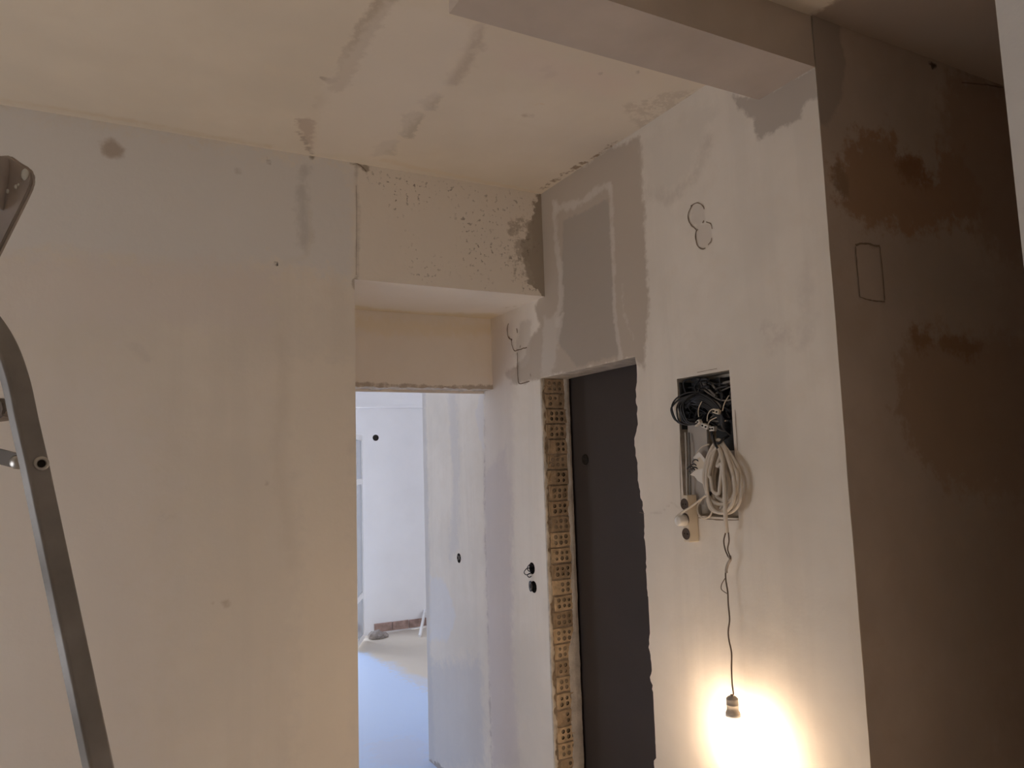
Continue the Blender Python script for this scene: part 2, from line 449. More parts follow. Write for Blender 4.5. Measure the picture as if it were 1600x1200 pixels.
# ---- left wall, continuing as the face of the box over the passage
A = (0, 2)
pa = lambda pts, **k: poly(pts, onY, A, **k)
la = lambda pts, w, **k: line(pts, onY, A, w, **k)
layersA = [
    pa([(-700,60),(0,165),(300,215),(560,258),(555,430),(430,415),(300,430),(200,405),(0,398),(-700,330)], col=(.79,.785,.78), amp=.12, soft=.05, k=.9),
    pa([(-700,330),(0,398),(200,405),(430,418),(420,520),(260,505),(0,520),(-700,420)], col=(.80,.75,.72), amp=.12, soft=.05, k=.65),
    pa([(430,560),(445,680),(470,900),(455,1300),(555,1300),(553,560)], col=(.90,.84,.75), amp=.10, soft=.05, k=.55),
    pa([(555,250),(700,278),(845,302),(850,463),(555,432)], col=(.86,.81,.74), amp=.03, soft=.02, k=.8),
    pa([(850,296),(845,303),(838,318),(832,330),(823,360),(812,395),(820,420),(826,440),(848,466),(860,466)], col=(.34,.295,.24), amp=.06, soft=.005, nscale=14, k=.9),
    pa([(800,345),(830,335),(835,445),(812,440),(796,400)], col=(.45,.40,.34), amp=.08, soft=.01, k=.75, broken=26),
    pa([(155,222),(172,217),(184,222),(197,232),(193,243),(172,246),(160,240)], col=(.47,.40,.34), amp=.02, soft=.012, k=.85),
    pa([(415,244),(421,247),(423,256),(417,255)], col=(.34,.29,.25), amp=.01, soft=.005, k=.8),
    pa([(367,264),(376,265),(375,272),(368,271)], col=(.50,.45,.40), amp=.02, soft=.012, k=.7),
    pa([(484,242),(494,240),(490,250),(483,248)], col=(.33,.28,.23), amp=.012, soft=.005, k=.9),
    pa([(545,250),(560,252),(578,264),(574,271),(560,262),(546,256)], col=(.40,.35,.29), amp=.03, soft=.006, k=.85),
    pa([(464,300),(474,260),(482,262),(480,330),(486,370),(478,395),(466,380)], col=(.60,.59,.575), amp=.04, soft=.02, k=.75),
    la([(484,330),(487,370),(480,400),(440,412)], .006, col=(.78,.75,.70), amp=.02, soft=.012, k=.6),
    la([(558,258),(556,290),(560,330),(558,430)], .006, col=(.57,.535,.49), amp=.015, soft=.008, k=.7),
    pa([(428,408),(434,408),(435,416),(429,417)], col=(.03,.025,.02), amp=.003, soft=.002),
    pa([(435.5,410),(437.5,410),(437,415),(435.5,415)], col=(.06,.05,.04), amp=.002, soft=.002),
    pa([(249,800),(268,799),(272,810),(252,812)], col=(.62,.57,.51), amp=.06, soft=.02, k=.55, broken=30),
    pa([(345,940),(355,938),(357,946),(350,949)], col=(.55,.47,.38), amp=.015, soft=.008, k=.6),
    pa([(330,940),(336,940),(336,944),(331,944)], col=(.60,.52,.43), amp=.01, soft=.006, k=.6),
    pa([(412,755),(420,752),(420,758),(413,758)], col=(.56,.50,.44), amp=.02, soft=.006, k=.5),
    la([(555,437),(554,450)], .008, col=(.50,.45,.39), amp=.02, soft=.004, k=.8),
    la([(210,540),(230,560)], .015, col=(.70,.66,.62), amp=.03, soft=.015, k=.5),
    la([(440,530),(445,620),(432,700),(455,880)], .015, col=(.72,.67,.60), amp=.05, soft=.03, k=.5),
    pa([(0,560),(160,570),(250,700),(240,1200),(180,1300),(-200,1300),(-700,600)], col=(.82,.78,.75), amp=.25, soft=.15, k=.6),
]
sheet('wall_left', lambda u, v, d: Vector((u, YA+d, v)), -2.6, XB+.02, 0, HC+.008, .013, layersA,
    cuts=[dict(u0=X6, u1=XB+.03, v0=-.001, v1=ZS, depth=None)],
    pits_poly=[tuple(onY(*p)[i] for i in A) for p in [(575,270),(845,312),(845,462),(760,450),(650,430),(600,300)]],
    mk=dict(pits=.65, mottle=.08, streak=.3), cracks=[crk([(556,290),(557,330),(556,430)], onY, A, .0010), crk([(548,252),(560,257),(572,268)], onY, A, .003)])
# soffit of the niche, back of the niche (lintel)
Zx = (0, 1)
SO = lambda u, v: onZ(u, v, ZS); L2 = lambda u, v: onY(u, v, YA2)
sheet('ceiling_niche_soffit', lambda u, v, d: Vector((u, v, ZS+d)), X6-.02, XB+.01, YA, YA2+.01, .02,
    [poly([(555,478),(650,488),(775,490),(790,500),(770,520),(540,515)], SO, Zx, col=(.78,.68,.49), amp=.05, soft=.03, k=.7),
     line([(560,482),(640,488),(700,492)], SO, Zx, .005, col=(.55,.42,.27), amp=.02, soft=.006, k=.6, broken=18),
     line([(785,482),(830,474)], SO, Zx, .01, col=(.60,.50,.36), amp=.03, soft=.01, k=.6, broken=22)],
    base=(.92,.86,.76), mk=dict(mottle=.04))
sheet('wall_lintel', lambda u, v, d: Vector((u, YA2+d, v)), X6-.02, XB+.005, ZD-.012, ZS, .0125,
    [poly([(540,495),(700,505),(775,508),(775,520),(700,525),(600,522),(540,512)], L2, A, col=(.86,.77,.60), amp=.06, soft=.03, k=.55),
     poly([(540,604),(780,612),(780,600),(700,603),(640,601),(540,597)], L2, A, col=(.46,.40,.34), amp=.025, soft=.006, k=.85)],
    cuts=[dict(u0=X6-.021, u1=XB+.006, v0=ZD-.013, v1=ZD, depth=.10, rag=.006, ragf=34, sides=('v1',))], base=(.90,.85,.79),
    depth_out=.10, mk=dict(mottle=.05))
bm = bmesh.new(); bm_box(bm, (X6-.12, YA+.002, 0), (X6, YA2+.10, ZS)); bm_box(bm, (X6-.12, YA2+.10, ZS), (XB, YA2+.101, HC))
struct(from_bm('wall_passage_left', bm, M['plain']))

# ---- ceiling with the lines of the walls that were taken down
pc = lambda pts, **k: poly(pts, onZ, Zx, **k)
lc = lambda pts, w, **k: line(pts, onZ, Zx, w, **k)
layersC = [
    lc([(628,-60),(600,0),(583,30),(560,68),(540,110),(528,140)], .026, col=(.57,.49,.39), amp=.04, soft=.012, k=.85),
    lc([(505,124),(520,128),(530,122)], .010, col=(.50,.42,.34), amp=.03, soft=.006, k=.8),
    pc([(460,184),(482,184),(494,190),(485,240),(472,215)], col=(.62,.52,.43), amp=.05, soft=.012, k=.8),
    lc([(470,210),(478,225),(486,240)], .008, col=(.52,.44,.36), amp=.03, soft=.006, k=.8),
    pc([(459,183),(468,184),(467,191),(460,190)], col=(.50,.42,.34), amp=.02, soft=.008, k=.8),
    pc([(494,170),(510,160),(515,140),(500,150)], col=(.66,.58,.48), amp=.06, soft=.02, k=.6),
    lc([(748,45),(738,80),(722,105),(706,128)], .020, col=(.62,.54,.45), amp=.04, soft=.015, k=.75),
    pc([(655,160),(675,145),(690,150),(680,170),(660,172)], col=(.60,.535,.45), amp=.04, soft=.012, k=.7),
    pc([(632,175),(660,172),(662,190),(652,202),(645,215),(620,215),(630,195)], col=(.58,.52,.43), amp=.05, soft=.010, k=.7),
    pc([(596,220),(620,218),(615,240),(580,246)], col=(.62,.56,.47), amp=.05, soft=.015, k=.65),
    pc([(505,135),(600,0),(750,40),(700,130),(600,245),(490,240),(500,170)], col=(.87,.80,.71), amp=.05, soft=.02, k=.55),
    lc([(602,247),(614,249)], .004, col=(.24,.18,.13), amp=.01, soft=.003, k=.8),
    lc([(600,250),(650,262),(720,276),(845,303)], .016, col=(.82,.71,.55), amp=.03, soft=.012, k=.6),
    pc([(815,178),(832,178),(832,183),(816,183)], col=(.60,.50,.40), amp=.02, soft=.008, k=.6),
    lc([(836,163),(848,163)], .006, col=(.78,.55,.30), amp=.01, soft=.006, k=.7),
    pc([(1001,212),(1025,208),(1010,205)], col=(.5,.42,.35), amp=.02, soft=.006, k=.5),
    pc([(970,165),(1040,145),(1090,140),(1060,175),(1000,205)], col=(.62,.54,.44), amp=.03, soft=.015, k=.55, broken=34),
    pc([(992,108),(998,108),(999,118),(993,118)], col=(.42,.35,.30), amp=.01, soft=.004, k=.7),
    pc([(935,112),(942,112),(940,118),(935,117)], col=(.42,.35,.30), amp=.01, soft=.004, k=.6),
    pc([(848,110),(862,100),(868,118),(852,122)], col=(.66,.58,.49), amp=.04, soft=.015, k=.5),
    pc([(780,60),(900,95),(1000,125),(960,150),(860,130),(780,110)], col=(.82,.70,.62), amp=.08, soft=.05, k=.5),
    lc([(845,296),(885,270),(930,245),(965,222),(1000,210)], .010, col=(.36,.27,.19), amp=.045, soft=.005, k=.9, broken=24),
    dict(kind='poly', pts=[(XB, YC+.02), (4.2, YC+.02), (4.2, .5), (XB-.02, .5), (XB+.03, .9)], col=(.50,.40,.32), amp=.06, soft=.02, k=.9),  # shade of the side passage painted in as brown ceiling colour
    lc([(-100,140),(200,188),(300,208),(420,228)], .010, col=(.72,.60,.44), amp=.03, soft=.02, k=.6),
]
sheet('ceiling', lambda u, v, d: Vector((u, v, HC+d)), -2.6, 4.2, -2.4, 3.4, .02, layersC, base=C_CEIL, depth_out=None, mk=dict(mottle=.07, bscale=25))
# ---- stub wall facing the camera on the right
YCf = lambda u, v: onY(u, v, YC)
pcw = lambda pts, **k: poly(pts, YCf, A, **k)
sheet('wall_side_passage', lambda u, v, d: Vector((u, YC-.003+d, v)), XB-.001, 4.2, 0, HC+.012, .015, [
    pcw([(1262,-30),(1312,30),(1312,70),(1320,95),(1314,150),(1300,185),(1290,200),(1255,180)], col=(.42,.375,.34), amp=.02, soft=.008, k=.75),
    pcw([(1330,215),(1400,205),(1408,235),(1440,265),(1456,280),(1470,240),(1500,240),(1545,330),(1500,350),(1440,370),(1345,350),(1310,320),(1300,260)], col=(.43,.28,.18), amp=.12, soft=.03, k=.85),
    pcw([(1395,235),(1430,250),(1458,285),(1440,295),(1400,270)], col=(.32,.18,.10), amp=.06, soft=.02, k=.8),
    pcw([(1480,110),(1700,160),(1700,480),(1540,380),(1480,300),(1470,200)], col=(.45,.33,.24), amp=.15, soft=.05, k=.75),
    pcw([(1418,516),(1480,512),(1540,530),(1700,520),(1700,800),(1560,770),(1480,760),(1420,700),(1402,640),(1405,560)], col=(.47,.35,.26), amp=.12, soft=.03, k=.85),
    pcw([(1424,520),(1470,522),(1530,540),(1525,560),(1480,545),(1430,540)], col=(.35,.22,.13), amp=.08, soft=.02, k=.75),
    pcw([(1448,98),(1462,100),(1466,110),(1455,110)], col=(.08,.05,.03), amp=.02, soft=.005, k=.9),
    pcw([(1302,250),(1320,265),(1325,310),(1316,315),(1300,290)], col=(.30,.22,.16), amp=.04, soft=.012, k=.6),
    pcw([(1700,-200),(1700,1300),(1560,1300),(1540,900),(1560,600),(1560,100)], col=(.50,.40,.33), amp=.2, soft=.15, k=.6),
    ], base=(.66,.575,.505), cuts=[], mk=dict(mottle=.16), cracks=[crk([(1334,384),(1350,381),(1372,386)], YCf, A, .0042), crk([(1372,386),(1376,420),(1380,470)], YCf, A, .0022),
    crk([(1334,386),(1337,420),(1341,465)], YCf, A, .0025), crk([(1341,465),(1360,470),(1380,472)], YCf, A, .002), crk([(1500,130),(1540,134),(1565,138)], YCf, A, .003)])
# ---- ceiling beam
bm = bmesh.new(); bm_box(bm, (XE, YC, ZBM), (XB, YBF, HC+.005))
struct(from_bm('ceiling_beam', bm, mat('beam_plaster', (.60,.53,.47), .92, bump=.2, bscale=25, mottle=.12, mscale=5)))
bm = bmesh.new(); bm_box(bm, (XB, YC, ZBM), (XB+TB, YC+.002, ZBM+.001))
bm.free()

# ---- rest of the shell
PL = M['plain']
def wall(name, lo, hi, m=PL): return struct(box(name, lo, hi, m))
M['screed'] = mat('cement_screed', (.68,.62,.55), .8, bump=.4, bscale=20, mottle=.15, mscale=3)
wall('floor', (-2.7, -2.5, -.1), (5.2, 3.372, 0), M['screed'])
wall('wall_rear', (-2.7, -2.5, 0), (4.2, -2.4, HC))
wall('wall_west_a', (-2.7, -2.5, 0), (-2.6, 1.0, HC)); wall('wall_west_b', (-2.7, 2.3, 0), (-2.6, YA+.1, HC))
wall('wall_west_c', (-2.7, 1.0, 1.65), (-2.6, 2.3, HC)); wall('wall_west_d', (-2.7, 1.0, 0), (-2.6, 2.3, .55))  # opening in the unseen west wall, placed and sized for hall daylight
wall('wall_right_near', (1.40, -2.4, 0), (1.52, .70, HC), mat('near_wall_plaster', (.74,.74,.74), .9, bump=.3, bscale=40, mottle=.06))
wall('wall_side_near', (1.52, .58, 0), (4.2, .70, HC), mat('side_brown_plaster', (.52,.45,.38), .9, mottle=.1))
wall('wall_side_end', (4.2, .58, 0), (4.3, 1.4, HC))
# ---- far room
C_FAR = (.86,.86,.88)
M['far'] = mat('far_room_white', C_FAR, .9, bump=.2, bscale=25, mottle=.04, mscale=3)
wall('wall_far_a', (2.20, YF, 0), (5.2, YF+.2, HC), M['far'])
wall('wall_far_b', (-2.1, YF, 0), (1.25, YF+.2, HC), M['far'])
wall('wall_far_c', (1.25, YF, 2.2), (2.2, YF+.2, HC), M['far'])
wall('wall_far_east', (5.1, 3.38, 0), (5.2, YF, HC), M['far'])
wall('wall_far_south_a', (XB+TB, 4.10, 0), (2.6, 4.22, HC), M['far']); wall('wall_far_south_b', (4.9, 4.10, 0), (5.1, 4.22, HC), M['far'])
wall('wall_far_south_c', (2.6, 4.10, 2.3), (4.9, 4.22, HC), M['far']); wall('wall_far_south_d', (2.6, 4.10, 0), (4.9, 4.22, .5), M['far'])  # opening in this unseen wall added to throw daylight on the far wall
wall('wall_far_west_a', (-2.2, 3.37, 0), (-2.1, 4.9, HC), M['far']); wall('wall_far_west_b', (-2.2, 6.0, 0), (-2.1, YF+.2, HC), M['far'])
wall('wall_far_west_c', (-2.2, 4.9, 2.25), (-2.1, 6.0, HC), M['far']); wall('wall_far_west_d', (-2.2, 4.9, 0), (-2.1, 6.0, .8), M['far'])
wall('wall_far_partition', (-2.6, 3.27, 0), (X6-.12, 3.37, HC), M['far'])
wall('ceiling_far', (-2.2, 3.372, HC), (5.2, YF+.2, HC+.1), M['far'])
ff = lambda u, v: onZ(u, v, 0)
sheet('floor_far', lambda u, v, d: Vector((u, v, d)), -2.1, 5.1, 3.37, YF, .03, [
    poly([(300,1000),(560,1018),(580,1022),(600,1034),(612,1032),(640,1052),(668,1060),(900,1100),(1200,1500),(700,3000),(0,3000)], ff, Zx, col=(.56,.71,1.0), amp=.10, soft=.05, k=.92, nscale=6),  # blue daylight on the floor, painted into its colour with a ragged outline
    poly([(555,1000),(700,985),(700,1100),(555,1010)], ff, Zx, col=(.70,.63,.54), amp=.2, soft=.05, k=.5),
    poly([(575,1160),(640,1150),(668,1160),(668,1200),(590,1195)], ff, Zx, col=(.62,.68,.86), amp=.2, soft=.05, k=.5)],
    base=(.72,.66,.58), mk=dict(mottle=.06, bump=.3, bscale=12, rough=.55))
# roller-shutter box along the far wall, with its small lip
wall('wall_far_shutter_box', (-2.1, YF-.14, 2.335), (5.1, YF, HC), M['far'])
wall('trim_1', (-2.1, YF-.155, 2.31), (5.1, YF, 2.337), M['far'])
# balcony outside
M['out'] = mat('balcony_render', (.75,.73,.70), .9)
wall('balcony_floor', (.4, YF+.2, -.15), (3.4, YF+1.6, -.02), M['out'])
wall('balcony_parapet', (.4, YF+1.5, -.02), (3.4, YF+1.6, .95), M['out'])
# exposed brick course where the skirting was taken off the far wall
bm = bmesh.new(); x = 2.40; k = 0
while x < 3.6:
    w = .17+.04*random.random(); bm_box(bm, (x, YF-.012-.004*random.random(), .02), (x+w, YF+.001, .10+.008*random.random())); x += w+.008
struct(from_bm('baseboard_far', bm, mat('old_red_brick', (.42,.29,.25), .95, bump=.6, mottle=.35, mscale=20)))

# ---- dark flush door standing behind the broken-out opening
M['ddoor'] = mat('dark_door', (.062,.050,.046), .62, spec=.35, mottle=.10, mscale=2.5)
bm = bmesh.new(); bm_box(bm, (1.80, 1.93, 0), (1.86, 3.18, 2.16))
d1 = struct(from_bm('door_1', bm, M['ddoor']))
bm = bmesh.new(); c = onX(915, 718, 1.80); lathe(bm, Vector((1.80, c.y, c.z)), [(0, .002), (.013, .002), (.015, .007), (.021, .006), (.023, 0)], Vector((-1, 0, 0)), 20)
o = from_bm('spyhole', bm, M['hole'], d1, smooth=True)
# ---- exposed hollow-brick jamb of the broken-out doorway
M['clay'] = mat('hollow_clay_brick', (.47,.35,.235), .95, bump=.8, bscale=90, mottle=.25, mscale=28)
M['clay2'] = mat('pale_clay_brick', (.66,.50,.33), .95, bump=.8, bscale=90, mottle=.3, mscale=28)
M['mortar'] = mat('old_mortar', (.34,.27,.20), .98, bump=1, bscale=80, mottle=.4, mscale=30)
M['lip'] = mat('broken_plaster_lip', (.70,.64,.57), .95, bump=.8, bscale=60, mottle=.25, mscale=18)
bm = bmesh.new()
def rough_strip(bm, x0f, x1f, yf, z0, z1, n, back, mi):
    rows = []
    for i in range(n+1):
        z = z0+(z1-z0)*i/n; a, b_ = x0f(z), x1f(z); y = yf(z)
        rows.append([bm.verts.new(p) for p in ((a, back, z), (a, y, z), ((a+b_)/2, y-.002, z), (b_, y, z), (b_, back, z))])
    for A_, B_ in zip(rows, rows[1:]):
        for j in range(4):
            bm.faces.new((A_[j], A_[j+1], B_[j+1], B_[j])).material_index = mi
fr = lambda z, s, f=14: mnoise.fractal(Vector((z*f, s, 0)), .6, 2.1, 5)
rough_strip(bm, lambda z: XB+.003+.004*fr(z, 2), lambda z: XB+.122+.004*fr(z, 4), lambda z: DY1-.004+.003*fr(z, 5, 30), 0, ZD, 240, DY1+.004, 2)
rough_strip(bm, lambda z: XB+.116+.010*fr(z, 8, 9)-(.030*min(1, max(0, (1.02-z)/.15))), lambda z: XB+.138, lambda z: DY1-.012+.003*fr(z, 9), 0, ZD, 240, DY1+.004, 3)
rough_strip(bm, lambda z: XB-.0015, lambda z: XB+.011+.016*fr(z, 12, 11), lambda z: DY1-.006+.004*fr(z, 13, 20), 0, ZD, 240, DY1+.004, 4)
def brick_face(bm, x0, x1, z0, z1, y, cols, rows, mi, skip=(), rr=.0078):
    cw, ch = .026, .024
    mx, mz = (x1-x0-cw*cols)/2, (z1-z0-ch*rows)/2
    xs = [x0]+[x0+mx+cw*i for i in range(cols+1)]+[x1]; zs = [z0]+[z0+mz+ch*i for i in range(rows+1)]+[z1]
    vc = {}
    def V(x, z, yy=None):
        k = (round(x, 5), round(z, 5), yy)
        if k not in vc:
            j = .004
            vc[k] = bm.verts.new((x+j*mnoise.noise(Vector((x*60, z*60, 1))), (y if yy is None else yy)+.005*mnoise.noise(Vector((x*40, z*40, 5))), z+j*mnoise.noise(Vector((x*60, z*60, 9)))))
        return vc[k]
    for i in range(cols+2):
        for j in range(rows+2):
            a, b_, c, d = xs[i], xs[i+1], zs[j], zs[j+1]
            inner = 1 <= i <= cols and 1 <= j <= rows
            if not inner or (i, j) in skip:
                bm.faces.new((V(a, c), V(b_, c), V(b_, d), V(a, d))).material_index = mi; continue
            cx, cz = (a+b_)/2+random.uniform(-.0015, .0015), (c+d)/2+random.uniform(-.0012, .0012); r = rr*random.uniform(.85, 1.2)
            out = [V(a, c), V(b_, c), V(b_, d), V(a, d)]
            ring = [[bm.verts.new((cx+r*math.cos(t)*1.0, yy, cz+r*math.sin(t))) for t in [math.radians(-135+30*q) for q in range(12)]] for yy in (y, y+.010)]
            for q in range(4):
                A_, B_ = out[q], out[(q+1) % 4]; s = [ring[0][(3*q+w) % 12] for w in range(4)]
                bm.faces.new((A_, B_, s[3], s[2], s[1], s[0])).material_index = mi
            for q in range(12):
                bm.faces.new((ring[0][q], ring[0][(q+1) % 12], ring[1][(q+1) % 12], ring[1][q])).material_index = 5
            bm.faces.new(ring[1]).material_index = 5
    for (a, c), (b_, d) in (((x0, z0), (x1, z0)), ((x1, z0), (x1, z1)), ((x1, z1), (x0, z1)), ((x0, z1), (x0, z0))):
        pass
    # edges back to the mortar
    edge = [V(x, z0) for x in xs]+[V(x1, z) for z in zs[1:]]+[V(x, z1) for x in xs[::-1][1:]]+[V(x0, z) for z in zs[::-1][1:-1]]
    bk = [bm.verts.new((v.co.x, DY1+.004, v.co.z)) for v in edge]
    for q in range(len(edge)):
        p = (q+1) % len(edge); bm.faces.new((edge[q], bk[q], bk[p], edge[p])).material_index = mi
z = ZD-.066; k = 0
while z > 0:
    sh = random.uniform(-.003, .003); sk = ()
    if k == 1: sk = ((2, 1), (3, 2))
    if k in (4, 6, 13, 21, 24): sk = ((1, 1), (1, 2))
    x0 = XB+.017+(.008 if k % 5 == 4 else 0)+sh; x1 = XB+.117+sh*.5
    brick_face(bm, x0, x1, z+.0035, z+.0625, DY1-.010+random.uniform(-.0025, .003), 3, 2, 1 if (k > 9 and k % 3) else 0, sk)
    z -= .0667; k += 1
M['holeclay'] = mat('brick_hole_dark', (.035,.02,.012), .98)
struct(from_bm('wall_brick_jamb', bm, [M['clay'], M['clay2'], M['mortar'], M['lip'], M['edge'], M['holeclay']]))

# ---- daylight portals in the window and added openings (they only guide the sampling of the sky)
def portal(name, loc, sx_, sy_, direction):
    l = bpy.data.lights.new(name, 'AREA'); l.shape = 'RECTANGLE'; l.size = sx_; l.size_y = sy_; l.cycles.is_portal = True
    o = bpy.data.objects.new(name, l); COL.objects.link(o); o.location = loc
    o.rotation_euler = Vector(direction).to_track_quat('-Z', 'Z').to_euler()
portal('daylight_portal', (-2.15, 5.45, 1.425), 1.1, 1.65, (1, 0, 0))
portal('daylight_portal', (3.75, 4.16, 1.4), 2.3, 1.8, (0, 1, 0))
portal('daylight_portal', (1.725, YF+.1, 1.1), .95, 2.2, (0, -1, 0))
portal('daylight_portal', (-2.65, 1.65, 1.10), 1.3, 1.1, (1, 0, 0))

# ================================================================ hanging lamp
M['cord'] = mat('brown_twin_cord', (.16,.12,.09), .6)
M['socket'] = mat('grey_thermoplastic_socket', (.40,.36,.32), .5, spec=.4)
M['solder'] = mat('aluminium_collar', (.75,.72,.68), .45, metal=.3)
def lamp_bulb_mat():
    m = bpy.data.materials.new('lit_opal_bulb'); m.use_nodes = True; nt = m.node_tree; b = nt.nodes['Principled BSDF']
    b.inputs['Base Color'].default_value = (.95, .93, .9, 1); b.inputs['Roughness'].default_value = .3
    b.inputs['Emission Color'].default_value = (*BULB_COLOR, 1)
    t = nt.nodes.new('ShaderNodeTexCoord'); s = nt.nodes.new('ShaderNodeSeparateXYZ'); r = nt.nodes.new('ShaderNodeMapRange')
    r.inputs[1].default_value = -.05; r.inputs[2].default_value = .06; r.inputs[3].default_value = BULB_STRENGTH*1.15; r.inputs[4].default_value = BULB_STRENGTH*.35
    nt.links.new(t.outputs['Object'], s.inputs[0]); nt.links.new(s.outputs['Z'], r.inputs[0]); nt.links.new(r.outputs[0], b.inputs['Emission Strength'])
    return m
XL = XB-.0575
bc = onX(1148, 1157, XL)
lamp = empty('hanging_lamp', bc, 'lit opal globe bulb hanging from a thin cord against the right-hand wall', 'lamp')
R_ = .0535
bm = bmesh.new()
prof = [(0, -R_)]+[(R_*math.sin(t), -R_*math.cos(t)) for t in [math.radians(a) for a in range(8, 153, 8)]]+[(.0195, .054), (.0165, .062), (.0155, .066)]
lathe(bm, Vector(bc), prof, k=40)
g = from_bm('bulb', bm, lamp_bulb_mat(), lamp, smooth=True); g['label'] = 'glowing white globe bulb'
bm = bmesh.new(); lathe(bm, Vector(bc), [(.0155, .063), (.0215, .064), (.0225, .068), (.0215, .073), (.0205, .074)], k=32)
from_bm('collar', bm, M['solder'], lamp, smooth=True)
bm = bmesh.new(); lathe(bm, Vector(bc), [(.0205, .072), (.0205, .078), (.0175, .083), (.0172, .098), (.0178, .099), (.0172, .100), (.0170, .113), (.0172, .116), (.0120, .121), (.006, .124), (.005, .127), (0, .127)], k=32)
from_bm('lamp_socket', bm, M['socket'], lamp, smooth=True)['label'] = 'grey plastic lamp socket'
top = Vector(bc)+Vector((0, 0, .126))
cp = [(1134,832,.050),(1131,845,.048),(1133,858,.046),(1137,868,.046),(1140,874,.046),(1136,884,.046),(1134,892,.046),(1134,905,.046),(1137,925,.047),(1138,945,.047),(1140,968,.048),(1138,985,.05),(1139,1000,.052),(1143,1020,.055),(1143,1045,.058),(1144,1068,.062),(1146,1085,.065)]
pts = [onX(u, v, XB-o_) for u, v, o_ in cp]+[top]
bm = bmesh.new(); tube(bm, pts, .0023, 7)
p2 = [onX(u, v, XB-o_) for u, v, o_ in [(1138,832,.052),(1139,845,.052),(1137,858,.050),(1140,868,.050),(1141,874,.05)]]; tube(bm, p2, .0021, 7)
p3 = [onX(u, v, XB-o_) for u, v, o_ in [(1134,902,.046),(1128,912,.042),(1127,920,.042),(1132,925,.043),(1137,928,.047)]]; tube(bm, p3, .0014, 6)
from_bm('lamp_cord', bm, M['cord'], lamp, smooth=True)
bm = bmesh.new(); tube(bm, [onX(u, v, XB-.046) for u, v in [(1140,868),(1141,874),(1137,882),(1135,890),(1135,895)]], .0042, 8)
from_bm('tape_joint', bm, mat('grey_tape', (.42,.37,.32), .7), lamp, smooth=True)['label'] = 'grey taped joint in the cord'

# ================================================================ wiring niche
M['blackbox'] = mat('dark_grey_backbox', (.055,.058,.062), .7, mottle=.3, mscale=30)
M['bc'] = mat('black_insulation', (.018,.020,.026), .45, spec=.5)
M['gc'] = mat('grey_insulation', (.20,.19,.18), .5)
M['wc'] = mat('white_insulation', (.66,.60,.52), .5, spec=.4)
M['wp'] = mat('white_plastic', (.80,.77,.72), .4, spec=.5)
M['gcon'] = mat('grey_conduit', (.50,.46,.42), .5)
M['ivory'] = mat('ivory_plastic', (.74,.66,.54), .5, spec=.4)
def Bn(u, v, off=0): return onX(u, v, XB-off)
y0, y1, z0, z1 = NI['u0'], NI['u1'], NI['v0'], NI['v1']; zm = 1.775
bb = empty('junction_backbox', (XB+.04, (y0+y1)/2, zm), 'dark open back box filling the top of the wall niche', 'electrical box')
box('back_plate', (XB+.055, y0+.002, zm), (XB+.070, y1-.002, z1-.012), M['blackbox'], bb)
box('side_plate', (XB+.006, y0+.002, zm-.12), (XB+.055, y0+.006, z1-.010), M['blackbox'], bb)
box('side_plate', (XB+.006, y1-.006, zm), (XB+.055, y1-.002, z1-.012), M['blackbox'], bb)
box('lower_plate', (XB+.050, y0+.002, zm-.075), (XB+.068, y0+.125, zm), M['blackbox'], bb)
box('divider', (XB+.012, y0+.055, zm+.02), (XB+.055, y0+.058, z1-.016), M['blackbox'], bb)
for i in range(6):
    box('rib', (XB+.048, y1-.075, z1-.05-.016*i), (XB+.054, y1-.02, z1-.046-.016*i), M['gc'], bb)
for yy, zz, w, h in ((y0+.10, z1-.085, .020, .030), (y0+.16, z1-.115, .026, .022), (y0+.075, z1-.05, .03, .045)):
    box('clip', (XB+.040, yy, zz-h), (XB+.052, yy+w, zz), M['gc'], bb, bevel=.002)
# grey cover leaning in the lower half
cv = box('cover_sheet', (XB+.010, y1-.115, z0+.035), (XB+.016, y1-.028, zm+.012), mat('greyish_board', (.47,.44,.41), .7, mottle=.12, mscale=14))
tag(cv, 'greyish cover board standing in the lower half of the wall niche', 'board')
# black cables
rnd = random.Random(11)
def cable(name, pts, r, m, label, cat, group=None, n=8):
    bm = bmesh.new(); P0 = Vector(pts[0]); tube(bm, pts, r, 8, n)
    o = from_bm(name, bm, m, smooth=True, origin=P0); return tag(o, label, cat, group)
for i in range(7):   # loops bulging over the left edge
    cy = 1058+i*3.4+rnd.uniform(-2, 2); hw = 8+rnd.uniform(0, 7); t0 = 606+rnd.uniform(0, 14); t1 = 650+rnd.uniform(0, 14)
    o_ = .012+.006*i*.6
    pts = [Bn(1112, t0+6, -.045), Bn(cy+26, t0, -.01), Bn(cy+6, t0+4, o_*.6), Bn(cy-hw*.5, t0+14, o_), Bn(cy-hw*.75, (t0+t1)/2+4, o_+.01), Bn(cy-2, t1, o_+.004), Bn(cy+14, t1+4, o_*.6), Bn(1096+rnd.uniform(-4, 6), t1-2, -.012), Bn(1104, t1-22, -.045)]
    cable('black_cable', pts, rnd.choice((.0024, .0028, .0032)), M['bc'], 'thin black cable looping out over the left edge of the wall niche', 'cable', 'black cables looping over the niche edge')
for i in range(26):  # the tangle inside
    pts = []; u_ = rnd.uniform(1070, 1138); v_ = rnd.uniform(592, 640)
    for k in range(6):
        pts.append(Bn(u_, v_, -rnd.uniform(.000, .042)))
        u_ = min(1142, max(1068, u_+rnd.uniform(-26, 26))); v_ = min(682 if u_ > 1108 else 656, max(592, v_+rnd.uniform(-12, 24)))
    cable('black_cable', pts, rnd.choice((.0026, .0034, .0040)), M['bc'] if i % 6 else M['gc'], 'dark cable tangled inside the back box of the wall niche', 'cable', 'dark cables tangled in the wall niche')
